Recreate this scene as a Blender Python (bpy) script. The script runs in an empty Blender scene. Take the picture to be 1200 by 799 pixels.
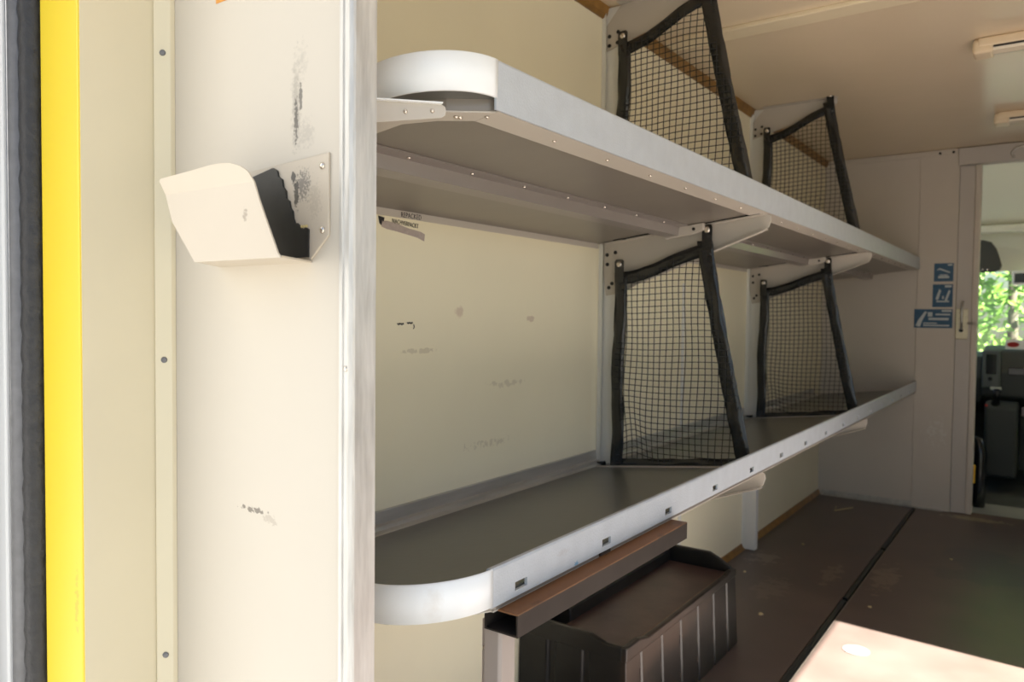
import bpy, bmesh, math, random
from mathutils import Vector, Matrix, noise
random.seed(7)
S = bpy.context.scene
COL = S.collection
PI = math.pi

# ------------------------------------------------------------------ constants of the place (metres, load floor z = 0)
XW = -1.10      # left wall
XR = 1.10       # right wall
YB = 4.64       # bulkhead
ZC = 1.93       # ceiling
XF = -0.60      # front edge of the shelves
YP = 0.57       # face of the rear panel
SL = 0.12       # tilt of the shelves
DZ = -0.670     # lower shelf below upper shelf

# ------------------------------------------------------------------ materials
def lin(c):
    return tuple(((v/255)/12.92 if v/255 <= .04045 else ((v/255+.055)/1.055)**2.4) for v in c)

def mat(name, col, rough=.5, metal=0., var=.0, vscale=6., bump=0., bscale=60., stretch=(1, 1, 1),
        spec=.5, stains=(), emit=None, rvar=0.):
    m = bpy.data.materials.new(name); m.use_nodes = True
    nt = m.node_tree; N = nt.nodes; L = nt.links; N.clear()
    out = N.new('ShaderNodeOutputMaterial'); b = N.new('ShaderNodeBsdfPrincipled')
    L.new(b.outputs[0], out.inputs[0])
    b.inputs['Roughness'].default_value = rough; b.inputs['Metallic'].default_value = metal
    b.inputs['Specular IOR Level'].default_value = spec
    geo = N.new('ShaderNodeNewGeometry'); mp = N.new('ShaderNodeMapping'); mp.inputs['Scale'].default_value = stretch
    L.new(geo.outputs['Position'], mp.inputs['Vector'])
    n1 = N.new('ShaderNodeTexNoise'); n1.inputs['Scale'].default_value = vscale; n1.inputs['Detail'].default_value = 6
    L.new(mp.outputs[0], n1.inputs['Vector'])
    r = N.new('ShaderNodeMapRange'); L.new(n1.outputs['Fac'], r.inputs[0])
    r.inputs[1].default_value = .3; r.inputs[2].default_value = .7
    mx = N.new('ShaderNodeMix'); mx.data_type = 'RGBA'
    c = col
    mx.inputs[6].default_value = (*[max(0, v*(1-var)) for v in c], 1)
    mx.inputs[7].default_value = (*[min(1, v*(1+var*.6)) for v in c], 1)
    L.new(r.outputs[0], mx.inputs[0])
    cur = mx.outputs[2]
    for (cen, rad, scol, nsc, thr, amt, *soft) in stains:
        wd = soft[0] if soft else .06
        sub = N.new('ShaderNodeVectorMath'); sub.operation = 'SUBTRACT'; sub.inputs[1].default_value = cen
        L.new(geo.outputs['Position'], sub.inputs[0])
        dv = N.new('ShaderNodeVectorMath'); dv.operation = 'DIVIDE'; dv.inputs[1].default_value = rad
        L.new(sub.outputs[0], dv.inputs[0])
        ln = N.new('ShaderNodeVectorMath'); ln.operation = 'LENGTH'; L.new(dv.outputs[0], ln.inputs[0])
        inv = N.new('ShaderNodeMapRange'); L.new(ln.outputs['Value'], inv.inputs[0])
        inv.inputs[1].default_value = 1.; inv.inputs[2].default_value = .2; inv.inputs[3].default_value = 0; inv.inputs[4].default_value = 1
        nn = N.new('ShaderNodeTexNoise'); nn.inputs['Scale'].default_value = nsc; nn.inputs['Detail'].default_value = 8
        nn.inputs['Roughness'].default_value = .65
        L.new(geo.outputs['Position'], nn.inputs['Vector'])
        ad = N.new('ShaderNodeMath'); ad.operation = 'MULTIPLY_ADD'; ad.inputs[1].default_value = .45
        L.new(inv.outputs[0], ad.inputs[0]); L.new(nn.outputs['Fac'], ad.inputs[2])
        th = N.new('ShaderNodeMapRange'); L.new(ad.outputs[0], th.inputs[0])
        th.inputs[1].default_value = thr; th.inputs[2].default_value = thr+wd
        th.inputs[3].default_value = 0; th.inputs[4].default_value = amt
        gate = N.new('ShaderNodeMath'); gate.operation = 'MULTIPLY'
        g2 = N.new('ShaderNodeMapRange'); L.new(ln.outputs['Value'], g2.inputs[0])
        g2.inputs[1].default_value = 1.; g2.inputs[2].default_value = .85; g2.inputs[3].default_value = 0; g2.inputs[4].default_value = 1
        L.new(th.outputs[0], gate.inputs[0]); L.new(g2.outputs[0], gate.inputs[1])
        m2 = N.new('ShaderNodeMix'); m2.data_type = 'RGBA'
        L.new(gate.outputs[0], m2.inputs[0]); L.new(cur, m2.inputs[6]); m2.inputs[7].default_value = (*scol, 1)
        cur = m2.outputs[2]
    L.new(cur, b.inputs['Base Color'])
    if rvar:
        rr = N.new('ShaderNodeMapRange'); L.new(n1.outputs['Fac'], rr.inputs[0])
        rr.inputs[1].default_value = .3; rr.inputs[2].default_value = .7
        rr.inputs[3].default_value = max(.02, rough-rvar); rr.inputs[4].default_value = rough+rvar
        L.new(rr.outputs[0], b.inputs['Roughness'])
    if bump:
        n2 = N.new('ShaderNodeTexNoise'); n2.inputs['Scale'].default_value = bscale; n2.inputs['Detail'].default_value = 3
        L.new(mp.outputs[0], n2.inputs['Vector'])
        bp = N.new('ShaderNodeBump'); bp.inputs['Strength'].default_value = bump; bp.inputs['Distance'].default_value = .002
        L.new(n2.outputs['Fac'], bp.inputs['Height']); L.new(bp.outputs[0], b.inputs['Normal'])
    if emit:
        b.inputs['Emission Color'].default_value = (*emit[0], 1); b.inputs['Emission Strength'].default_value = emit[1]
    return m

DK = (.03, .028, .025)
M = {}
M['cream'] = mat('cream_wall_panel', (.83, .77, .57), .42, var=.03, vscale=3, bump=.05, bscale=40, spec=.4, stains=[
    ((XW, 1.20, .95), (.05, .10, .012), (.36, .30, .2), 70, .80, .35),
    ((XW, 1.62, 1.02), (.05, .03, .012), (.40, .26, .2), 60, .70, .45),
    ((XW, 1.33, 1.035), (.05, .02, .018), (.50, .36, .27), 60, .60, .5, .2),
    ((XW, 1.52, .86), (.05, .16, .02), (.42, .36, .25), 70, .86, .35),
    ((XW, 1.45, .72), (.05, .3, .03), (.42, .36, .25), 80, .92, .35),
    ((XW, 1.80, 1.62), (.05, .03, .022), (.38, .26, .13), 60, .72, .5),
    ((XW, 1.20, 1.52), (.05, .028, .020), (.45, .37, .25), 30, .60, .45)])
M['panel'] = mat('cream_painted_panel', (.57, .525, .445), .42, var=.02, vscale=4, spec=.5, stains=[
    ((-.716, YP, 1.270), (.013, .05, .085), (.20, .18, .15), 170, .66, .45, .25),
    ((-.716, YP, 1.250), (.007, .05, .05), DK, 260, .74, .75, .12),
    ((-.705, YP, 1.315), (.018, .05, .05), (.3, .28, .24), 190, .80, .35, .2),
    ((-.708, YP, 1.275), (.004, .05, .022), DK, 200, .62, .7, .1),
    ((-.80, YP, .786), (.055, .05, .007), (.12, .10, .08), 190, .80, .8),
    ((-.765, YP, .779), (.03, .05, .012), (.3, .25, .2), 190, .82, .4),
    ((-.70, YP, 1.235), (.03, .05, .03), (.35, .32, .28), 220, .74, .45, .2)])
M['holder'] = mat('cream_painted_steel', (.55, .485, .39), .38, var=.03, vscale=8, stains=[
    ((-.700, .565, 1.175), (.030, .012, .040), (.12, .11, .10), 330, .80, .75, .1),
    ((-.712, .565, 1.165), (.007, .012, .030), DK, 260, .70, .85, .1),
    ((-.717, .565, 1.185), (.006, .012, .010), DK, 200, .62, .9, .1),
    ((-.680, .565, 1.155), (.030, .012, .05), (.4, .35, .28), 380, .84, .5),
    ((-.71, .50, 1.135), (.012, .02, .02), (.25, .2, .15), 250, .88, .7)])
M['jamb'] = mat('cream_jamb_paint', (.66, .60, .435), .45, var=.03, vscale=5, bump=.04)
M['yellow'] = mat('yellow_body_paint', (.72, .54, .025), .35, var=.015, vscale=9, stains=[
    ((-1.00, .454, .66), (.012, .02, .10), (.45, .33, .04), 150, .86, .5)])
M['seal'] = mat('rubber_seal_black', (.022, .022, .024), .5, var=.3, vscale=90, bump=.6, bscale=160, stretch=(1, 1, 1))
M['sealgrey'] = mat('rubber_seal_grey', (.17, .17, .175), .5, var=.15, vscale=60, bump=.3, bscale=90)
M['rightwall'] = mat('grey_right_wall', (.55, .50, .40), .6, var=.05)
M['doorin'] = mat('grey_door_shading', (.22, .22, .22), .5, var=.05)  # kept dark so the added door leaf blocks light without bouncing it
M['white'] = mat('white_door_paint', (.86, .86, .84), .4, var=.02)
M['alu'] = mat('scuffed_aluminium', (.60, .59, .56), .40, metal=.35, var=.20, vscale=110, bump=.25, bscale=220, stretch=(1, 1, .12), rvar=.1)
M['bulk'] = mat('bulkhead_grey_coating', (.60, .555, .49), .5, var=.03, vscale=4, stains=[
    ((-.5, YB, .42), (.2, .1, .25), (.7, .68, .62), 60, .95, .6)])
M['bulkstrip'] = mat('grey_door_leaf', (.55, .52, .48), .5, var=.03)
M['ceil'] = mat('ceiling_cream_gloss', (.78, .66, .48), .22, var=.03, vscale=3, spec=.55)
M['rib'] = mat('ceiling_batten_cream', (.80, .70, .50), .45, var=.03)
M['orange'] = mat('orange_plywood_edge', (.28, .14, .028), .45, var=.35, vscale=22, bump=.3)
M['post'] = mat('white_steel_upright', (.74, .74, .70), .4, var=.02)
M['bracket'] = mat('light_grey_coated_steel', (.52, .48, .42), .36, var=.02)
M['hole'] = mat('dark_bolt_hole', (.012, .012, .012), .6)
M['lip'] = mat('light_grey_hammered_coat', (.50, .545, .59), .42, metal=.0, var=.05, vscale=30, bump=.35, bscale=260, stains=[
    ((XF, .98, .668), (.05, .035, .010), (.36, .32, .32), 190, .70, .30, .3),
    ((XF, 1.02, .640), (.05, .012, .006), (.10, .30, .50), 300, .74, .8)])
M['cap'] = mat('white_curved_end_cap', (.88, .92, .94), .32, var=.03, vscale=18, stains=[
    ((-.62, .72, .66), (.06, .012, .04), (.58, .52, .45), 60, .60, .30, .4)])
M['deck'] = mat('grey_coated_shelf_sheet', (.23, .205, .175), .32, metal=.25, var=.06, vscale=9, bump=.05, bscale=25)
M['matt'] = mat('dark_rubber_mat', (.115, .117, .105), .30, var=.14, vscale=14, bump=.08, bscale=60, rvar=.015)
M['chan'] = mat('grey_steel_channel', (.30, .27, .25), .32, metal=.3, var=.05)
M['rail'] = mat('dull_aluminium_rail', (.55, .54, .50), .34, metal=.6, var=.15, vscale=40, stretch=(1, .1, 1), bump=.15, bscale=90)
M['rivet'] = mat('bright_rivet_head', (.72, .66, .58), .25, metal=.8)
M['net'] = mat('black_net_cord', (.012, .014, .014), .55)
M['web'] = mat('black_vinyl_webbing', (.012, .013, .013), .24, var=.3, vscale=30, bump=.6, bscale=60, spec=.6)
M['floor'] = mat('brown_plywood_floor', (.118, .086, .073), .40, var=.22, vscale=4, bump=.08, bscale=120, rvar=.02, spec=.8, stains=[
    ((-.98, 3.25, 0), (.16, .22, .02), (.30, .23, .17), 20, .85, .55),
    ((-.85, 2.9, 0), (.18, .35, .02), (.22, .17, .13), 30, .86, .45),
    ((-.52, 3.3, 0), (.12, .45, .02), (.30, .22, .15), 22, .86, .5),
    ((-.70, 3.2, 0), (.10, .40, .02), (.28, .21, .14), 24, .88, .5),
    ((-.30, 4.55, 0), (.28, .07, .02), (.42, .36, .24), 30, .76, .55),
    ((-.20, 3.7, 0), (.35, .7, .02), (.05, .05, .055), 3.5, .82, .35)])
M['strip'] = mat('black_rubber_strip', (.016, .017, .016), .5, var=.3, vscale=50)
M['groove'] = mat('aluminium_floor_channel', (.30, .26, .22), .5, metal=.5, var=.2, vscale=40)
M['boxblk'] = mat('scuffed_black_plastic', (.016, .015, .014), .36, var=.5, vscale=12, bump=.1, bscale=60, stains=[
    ((-.79, 1.80, .205), (.03, .36, .06), (.065, .040, .028), 7, .50, .8, .4),
    ((-.79, 1.62, .10), (.03, .13, .16), (.065, .042, .030), 9, .50, .7, .4),
    ((-.79, 1.72, .02), (.03, .30, .10), (.06, .04, .03), 14, .60, .5, .4)])
M['boxtop'] = mat('brown_plywood_insert', (.075, .042, .036), .38, var=.35, vscale=12, bump=.2, bscale=50)
M['boxedge'] = mat('dusty_brown_edge', (.20, .13, .10), .6, var=.3, vscale=30)
M['boxrib'] = mat('dusty_rib_groove', (.10, .07, .055), .5, var=.4, vscale=40)
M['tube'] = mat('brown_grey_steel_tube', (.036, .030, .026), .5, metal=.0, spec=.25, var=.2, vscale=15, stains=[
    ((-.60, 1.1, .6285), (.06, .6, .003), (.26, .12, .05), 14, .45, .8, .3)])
M['postbeige'] = mat('beige_grey_profile', (.40, .35, .31), .4, var=.04)
M['blue'] = mat('blue_sticker_film', (.03, .10, .19), .35, var=.15, vscale=60)
M['pale'] = mat('pale_sticker_print', (.50, .56, .58), .4)
M['orgstk'] = mat('orange_sticker_film', (.62, .27, .04), .4, var=.03)
M['lamp'] = mat('cream_lamp_housing', (.80, .66, .46), .35)
M['lens'] = mat('lamp_diffuser', (.82, .74, .58), .25)
M['latch'] = mat('cream_latch_metal', (.72, .68, .50), .35, metal=.2, var=.1, vscale=60)
M['dash'] = mat('dark_grey_dashboard', (.05, .058, .058), .5, var=.05)
M['dashmid'] = mat('mid_grey_dashboard', (.10, .115, .115), .5)
M['gloss'] = mat('black_glossy_screen', (.012, .013, .014), .12)
M['cabtrim'] = mat('cab_beige_lining', (.78, .76, .63), .6)
M['cabfloor'] = mat('cab_rubber_floor', (.12, .135, .13), .5, var=.2, vscale=8)
M['step'] = mat('ribbed_metal_step', (.62, .64, .58), .4, metal=.5, var=.1)
M['visor'] = mat('dark_grey_visor', (.055, .055, .045), .6)
M['black'] = mat('black_plastic', (.015, .016, .02), .35)
M['tag'] = mat('amber_yellow_tag', (.75, .42, .03), .5)
M['red'] = mat('red_print', (.6, .04, .03), .4)
M['straw'] = mat('straw_debris', (.55, .45, .26), .7)
M['disc'] = mat('pale_floor_disc', (.15, .13, .115), .7, var=.3, vscale=60)
M['leaf'] = mat('sunlit_green_leaf', (.30, .50, .09), .55, var=.35, vscale=4)
M['flower'] = mat('red_blossom', (.7, .12, .08), .6)
M['bark'] = mat('brown_bark', (.10, .07, .05), .8, var=.3)
M['ground'] = mat('pale_concrete_yard', (.12, .117, .112), .8, var=.15, vscale=2)
M['ink'] = mat('black_ink', (.02, .018, .02), .5)
M['tape'] = mat('pale_mauve_tape_residue', (.44, .37, .33), .5, var=.12, vscale=90)
M['ochre'] = mat('ochre_print_ground', (.55, .45, .20), .5, var=.1, vscale=90)

def glass_mat():
    m = bpy.data.materials.new('windscreen_glass'); m.use_nodes = True
    nt = m.node_tree; N = nt.nodes; L = nt.links; N.clear()
    o = N.new('ShaderNodeOutputMaterial'); t = N.new('ShaderNodeBsdfTransparent'); t.inputs[0].default_value = (.88, .95, .90, 1)
    g = N.new('ShaderNodeBsdfGlossy'); g.inputs['Roughness'].default_value = .03
    x = N.new('ShaderNodeMixShader'); x.inputs[0].default_value = .05; L.new(t.outputs[0], x.inputs[1]); L.new(g.outputs[0], x.inputs[2])
    L.new(x.outputs[0], o.inputs[0]); return m
M['glass'] = glass_mat()

# ------------------------------------------------------------------ helpers
def box(bm, x0, x1, y0, y1, z0, z1):
    vs = [bm.verts.new(p) for p in ((x0, y0, z0), (x1, y0, z0), (x1, y1, z0), (x0, y1, z0),
                                    (x0, y0, z1), (x1, y0, z1), (x1, y1, z1), (x0, y1, z1))]
    for f in ((0, 3, 2, 1), (4, 5, 6, 7), (0, 1, 5, 4), (1, 2, 6, 5), (2, 3, 7, 6), (3, 0, 4, 7)):
        bm.faces.new([vs[i] for i in f])

def prism(bm, pts, axis, a, b):
    """polygon pts (2D) extruded along axis from a to b; axis y: pts=(x,z), x: (y,z), z: (x,y)"""
    def P(p, t):
        return {'x': (t, p[0], p[1]), 'y': (p[0], t, p[1]), 'z': (p[0], p[1], t)}[axis]
    A = [bm.verts.new(P(p, a)) for p in pts]; B = [bm.verts.new(P(p, b)) for p in pts]
    n = len(pts); bm.faces.new(A); bm.faces.new(B[::-1])
    for i in range(n):
        bm.faces.new((A[i], B[i], B[(i+1) % n], A[(i+1) % n]))

def tube(bm, pts, r, n=8, cap=True):
    pts = [Vector(p) for p in pts]; rings = []
    for i, p in enumerate(pts):
        d = (pts[min(i+1, len(pts)-1)]-pts[max(i-1, 0)]).normalized()
        u = d.orthogonal().normalized() if i == 0 else (u-d*u.dot(d)).normalized()
        v = d.cross(u)
        rr = r[i] if isinstance(r, (list, tuple)) else r
        rings.append([bm.verts.new(p+(u*math.cos(2*PI*k/n)+v*math.sin(2*PI*k/n))*rr) for k in range(n)])
    for a, b in zip(rings, rings[1:]):
        for k in range(n):
            bm.faces.new((a[k], a[(k+1) % n], b[(k+1) % n], b[k]))
    if cap:
        bm.faces.new(rings[0][::-1]); bm.faces.new(rings[-1])

def cyl(bm, c, axis, r, h, n=16, r2=None):
    c = Vector(c); d = {'x': Vector((1, 0, 0)), 'y': Vector((0, 1, 0)), 'z': Vector((0, 0, 1))}[axis] if isinstance(axis, str) else Vector(axis).normalized()
    tube(bm, [c, c+d*h], [r, r if r2 is None else r2], n)

def dome(bm, c, d, r, h, n=12):
    """rivet head"""
    c = Vector(c); d = Vector(d).normalized()
    tube(bm, [c, c+d*h*.5, c+d*h*.85, c+d*h], [r, r*.9, r*.6, r*.2], n)

def origin(o):
    l = Vector((0, 0, 0)); p = o
    while p: l = l+p.location; p = p.parent
    return l

def obj(name, bm, m, parent=None, bev=0., smooth=False, kind=None, loc=None, seg=2):
    bmesh.ops.recalc_face_normals(bm, faces=bm.faces)
    me = bpy.data.meshes.new(name); bm.to_mesh(me); bm.free()
    mats = m if isinstance(m, (list, tuple)) else [m]
    for q in mats: me.materials.append(M[q] if isinstance(q, str) else q)
    o = bpy.data.objects.new(name, me); COL.objects.link(o)
    if parent is not None:
        l = origin(parent); o.parent = parent
    elif loc is not None:
        l = Vector(loc); o.location = l
    else:
        xs = [v.co for v in me.vertices]
        l = Vector(((min(v.x for v in xs)+max(v.x for v in xs))/2, (min(v.y for v in xs)+max(v.y for v in xs))/2, min(v.z for v in xs)))
        o.location = l
    me.transform(Matrix.Translation(-l))
    if smooth:
        for p in me.polygons: p.use_smooth = True
    if bev:
        b = o.modifiers.new('bevel', 'BEVEL'); b.width = bev; b.segments = seg; b.limit_method = 'ANGLE'; b.angle_limit = math.radians(40)
        b.harden_normals = False
    if kind: o['kind'] = kind
    return o

def thing(name, label, cat, loc, group=None):
    o = bpy.data.objects.new(name, None); COL.objects.link(o); o.location = loc
    o.empty_display_size = .05
    o['label'] = label; o['category'] = cat
    if group: o['group'] = group
    return o

def tag(o, label, cat, group=None):
    o['label'] = label; o['category'] = cat
    if group: o['group'] = group
    return o

def struct(name, bm, m, **k):
    return obj(name, bm, m, kind='structure', **k)

def copy_tree(o, parent=None):
    c = o.copy(); COL.objects.link(c)
    if parent is not None: c.parent = parent
    for ch in list(o.children): copy_tree(ch, c)
    return c

def dup(o, d, label, group=None):
    c = copy_tree(o); c.location = o.location+Vector(d); c['label'] = label
    if group: c['group'] = group
    return c

def text_bm(bm, s, size, at, ax_u, ax_v, spread=1.0, sx=.62):
    cu = bpy.data.curves.new('t', 'FONT'); cu.body = s; cu.size = size; cu.space_character = spread
    cu.extrude = .0002
    o = bpy.data.objects.new('t', cu); COL.objects.link(o)
    dg = bpy.context.evaluated_depsgraph_get(); me = bpy.data.meshes.new_from_object(o.evaluated_get(dg))
    bpy.data.objects.remove(o)
    u = Vector(ax_u); v = Vector(ax_v); w = u.cross(v)
    vs = [bm.verts.new(Vector(at)+u*p.co.x*sx+v*p.co.y+w*p.co.z) for p in me.vertices]
    for p in me.polygons:
        try: bm.faces.new([vs[i] for i in p.vertices])
        except ValueError: pass

def nb(): return bmesh.new()

# ================================================================== SETTING
# left wall
bm = nb(); box(bm, XW-.04, XW, YP, YB+.04, -.02, 2.0)
wl = struct('wall_left', bm, 'cream')
# panel joint strip low on the wall
bm = nb(); box(bm, XW, XW+.004, 2.595, 2.615, .03, 1.15); struct('trim_1', bm, 'post', bev=.001)
# orange edges (raw plywood bead) at floor and ceiling
bm = nb(); prism(bm, [(XW, 0), (XW+.014, 0), (XW+.004, .027), (XW, .027)], 'y', YP+.03, YB); struct('trim_2', bm, 'orange')
bm = nb(); prism(bm, [(XW, 1.896), (XW+.005, 1.896), (XW+.010, 1.906), (XW+.012, 1.906), (XW+.018, ZC), (XW, ZC)], 'y', YP+.03, YB); struct('trim_3', bm, 'orange')
# floor: two plywood sheets either side of a channel
bm = nb(); box(bm, XW-.04, -.606, .44, YB+.06, -.03, 0); box(bm, -.579, XR+.04, .44, YB+.06, -.03, 0); box(bm, -.606, -.579, .44, YB+.06, -.03, -.008)
struct('floor', bm, 'floor')
# ceiling
bm = nb(); box(bm, XW-.04, XR+.04, .27, YB+.06, ZC, ZC+.04); struct('ceiling', bm, 'ceil')  # rear overhang lengthened, out of view, to keep sun off the jamb
bm = nb(); box(bm, -1.06, XR, 2.325, 2.405, ZC-.014, ZC); struct('trim_4', bm, 'rib', bev=.003)
# rear panel beside the opening and its mirrored partner
bm = nb(); box(bm, -.985, -.6165, YP, YP+.027, 0, ZC); struct('wall_rear', bm, 'panel')
bm = nb(); box(bm, .66, XR, YP, YP+.035, 0, ZC); struct('wall_rear', bm, 'panel')
# corner bead between jamb and panel with its screws
bm = nb(); prism(bm, [(-.986, .552), (-.981, .548), (-.966, .563), (-.966, YP), (-.986, YP)], 'z', 0, ZC)
t5 = struct('trim_5', bm, 'jamb', bev=.001)
for z in (1.372, .964, .561):
    bm = nb(); dome(bm, (-.9725, .556, z), (.7, -.7, 0), .0042, .002); obj('screw', bm, 'sealgrey', t5, smooth=True)
# jamb
bm = nb(); box(bm, -.999, -.9845, .4565, YP, 0, ZC); struct('trim_6', bm, 'jamb')
# yellow outer frame
bm = nb(); box(bm, -1.088, -.9852, .454, .60, -.25, 2.1); struct('trim_7', bm, 'yellow', bev=.003)
bm = nb(); box(bm, .99, 1.14, .454, .60, -.25, 2.1); struct('trim_8', bm, 'yellow', bev=.003)
# aluminium angle on the panel edge
bm = nb()
prof = [(-.6385, YP-.0005), (-.6385, YP-.004), (-.6335, YP-.0045), (-.6328, YP-.0062), (-.6312, YP-.0062), (-.6305, YP-.0045),
        (-.6225, YP-.0045), (-.6218, YP-.0068), (-.6195, YP-.0072), (-.6150, YP-.0055), (-.6138, YP-.0030), (-.6138, YP+.0275), (-.6165, YP+.0275), (-.6165, YP-.0005)]
prism(bm, prof, 'z', 0, ZC)
t9 = struct('trim_9', bm, 'alu')
for z in (.969, .30):
    if z:
        bm = nb(); dome(bm, (-.6265, YP-.0045, z), (0, -1, 0), .0032, .002); obj('rivet', bm, 'rivet', t9, smooth=True)
bpy.data.objects['wall_rear'].data.transform(Matrix.Identity(4))

# bulkhead (front wall), grey coated sheets, fold lines, doorway
bm = nb()
box(bm, XW, -.614, YB, YB+.04, 0, ZC); box(bm, -.610, -.4265, YB-.004, YB+.04, 0, ZC)
box(bm, .35, XR, YB, YB+.04, 0, ZC); box(bm, -.432, .35, YB, YB+.04, 1.835, ZC); box(bm, -.614, -.610, YB+.003, YB+.04, 0, ZC)
struct('wall_front', bm, 'bulk')
bm = nb(); prism(bm, [(YB-.020, .0), (YB, .0), (YB, .030), (YB-.003, .030), (YB-.004, .004), (YB-.020, .003)], 'x', XW+.02, -.46)
struct('baseboard_front', bm, 'rail')
bm = nb(); box(bm, XW+.02, -.435, YB-.012, YB-.004, ZC-.030, ZC-.004); t10 = struct('trim_10', bm, 'bulk', bev=.002)
for x in (-.52, -.458):
    bm = nb(); dome(bm, (x, YB-.012, ZC-.019), (0, -1, 0), .007, .004); obj('rivet', bm, 'hole', t10, smooth=True)
bm = nb(); box(bm, -.432, .42, YB-.022, YB-.004, 1.838, ZC-.004); struct('trim_11', bm, 'bulkstrip', bev=.003)
# sliding door leaf, mostly pushed back into the bulkhead
bm = nb(); box(bm, -.424, -.356, YB-.010, YB+.03, .004, 1.832)
d1 = struct('door_1', bm, 'bulkstrip', loc=(-.39, YB, 0))
bm = nb(); box(bm, -.356, -.326, YB-.018, YB+.032, .002, 1.834); obj('door_edge', bm, 'bulk', d1, bev=.008, seg=3)
# latch
bm = nb(); box(bm, -.424, -.368, YB-.022, YB-.010, .925, 1.085); lt = obj('latch_plate', bm, 'latch', d1, bev=.004)
bm = nb(); tube(bm, [(-.396, YB-.030, .975), (-.396, YB-.036, 1.03), (-.396, YB-.034, 1.09), (-.391, YB-.03, 1.125)], .006, 8); obj('lever', bm, 'rail', lt, smooth=True)
bm = nb(); cyl(bm, (-.398, YB-.0305, .972), 'y', .010, .009, 12); obj('keyhole', bm, 'hole', lt)
bm = nb(); tube(bm, [(-.370, YB-.026, 1.01), (-.345, YB-.03, 1.01), (-.325, YB-.03, 1.0)], .005, 8); obj('bolt', bm, 'rail', lt, smooth=True)
bm = nb(); box(bm, -.420, -.372, YB-.0245, YB-.021, .93, .945); obj('foot_flange', bm, 'latch', lt, bev=.001)

# right wall; its side doorway, out of view, is added to let the sun in
bm = nb()
box(bm, XR, XR+.04, YP, .85, 0, ZC); box(bm, XR, XR+.04, 2.60, YB, 0, ZC); box(bm, XR, XR+.04, .85, 2.60, 1.78, ZC)
struct('wall_right', bm, 'rightwall')

# cab shell
bm = nb(); box(bm, -1.15, 1.15, YB+.06, 6.9, -.10, -.04); struct('floor', bm, 'cabfloor')
bm = nb(); prism(bm, [(YB+.04, 2.06), (5.3, 1.98), (6.15, 1.66), (6.20, 1.66), (6.20, 1.72), (5.32, 2.03), (YB+.04, 2.11)], 'x', -1.0, 1.0)
struct('ceiling', bm, 'cabtrim', bev=.01)
bm = nb(); box(bm, -1.0, 1.0, 6.06, 6.20, 1.615, 1.67); struct('trim_12', bm, 'cabtrim', bev=.015)
bm = nb(); prism(bm, [(6.14, 1.36), (6.17, 1.36), (6.20, 1.64), (6.16, 1.64)], 'x', -.98, .98); struct('trim_13', bm, 'cabtrim', bev=.005)
bm = nb(); box(bm, -1.0, 1.0, 6.5, 6.54, -.06, .80); struct('wall_cab_front', bm, 'cabfloor')
for s, n in ((-1, 'left'), (1, 'right')):
    bm = nb(); x0, x1 = sorted((s*1.0, s*1.04)); box(bm, x0, x1, YB+.06, 6.5, -.06, .95); box(bm, x0, x1, YB+.06, 4.9 if s < 0 else 5.9, .95, 2.0)  # right side closed further, out of view, to keep sun off the cab floor
    struct('wall_cab_'+n, bm, 'cabtrim')
bm = nb(); prism(bm, [(6.19, 1.37), (6.194, 1.372), (6.90, .80), (6.896, .798)], 'x', -.95, .95); struct('window_1', bm, 'glass')
bm = nb()
for i in range(14): box(bm, -.42, .40, YB+.07+i*.028, YB+.082+i*.028, -.04, -.022)
box(bm, -.43, .41, YB+.06, YB+.48, -.041, -.034)
struct('trim_14', bm, 'step')

# ================================================================== REAR DOOR AND SEALS
dr = thing('rear_door', 'open white rear van door seen edge-on at the far left', 'door', (-1.20, -.1, -.2))
bm = nb(); box(bm, -1.235, -1.185, -.75, .415, -.2, 2.0); obj('door_shade_panel', bm, 'doorin', dr, bev=.01, seg=3)  # grey leaf, out of view, added to shade the left of the rear panel
bm = nb(); box(bm, -1.32, -1.172, .440, .450, -.2, 2.0); obj('edge_flange', bm, 'white', dr, bev=.003)
bm = nb(); tube(bm, [(-1.150, .455, -.2), (-1.150, .455, 2.0)], .0165, 14); tag(obj('door_seal', bm, 'sealgrey', smooth=True),
    'smooth grey rubber door seal running upright beside the open white door', 'door seal')
bm = nb()
pts = [(-1.112+.0012*math.sin(i*1.9), .456, -.2+i*2.2/160) for i in range(161)]
tube(bm, pts, [.0175+.0009*math.sin(i*2.3) for i in range(161)], 14); tag(obj('door_seal', bm, 'seal', smooth=True),
    'ribbed black rubber door seal upright against the yellow frame', 'door seal')

# ================================================================== DOCUMENT HOLDER
h = thing('document_holder', 'cream steel document pocket screwed to the bright panel at left', 'holder', (-.76, YP, 1.089))
bm = nb(); prism(bm, [(-.868, 1.090), (-.688, 1.089), (-.657, 1.116), (-.657, 1.207), (-.868, 1.196)], 'y', YP-.003, YP)
obj('back_plate', bm, 'holder', h, bev=.0008)
# front sheet, folded along its upper band, with rounded upper corner
def hy(z): return .498-max(0, z-1.168)*.28
fp = [(-.806, 1.0862), (-.852, 1.135), (-.866, 1.168), (-.872, 1.184), (-.868, 1.1865)]
fp += [(-.800, 1.1895), (-.765, 1.1915), (-.745, 1.1915), (-.728, 1.190), (-.712, 1.1855), (-.701, 1.179), (-.695, 1.168)]
fp += [(-.686, 1.148), (-.672, 1.122), (-.655, 1.091), (-.650, 1.0862)]
bm = nb()
A = [bm.verts.new((x, hy(z), z)) for x, z in fp]; B = [bm.verts.new((x, hy(z)+.0018, z)) for x, z in fp]
lo = [0, 1, 2, 11, 12, 13, 14, 15]; up = list(range(2, 12))
for V in (A, B):
    bm.faces.new([V[i] for i in lo]); bm.faces.new([V[i] for i in up])
for i in range(len(fp)):
    j = (i+1) % len(fp); bm.faces.new((A[i], A[j], B[j], B[i]))
obj('front_sheet', bm, 'holder', h)
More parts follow.
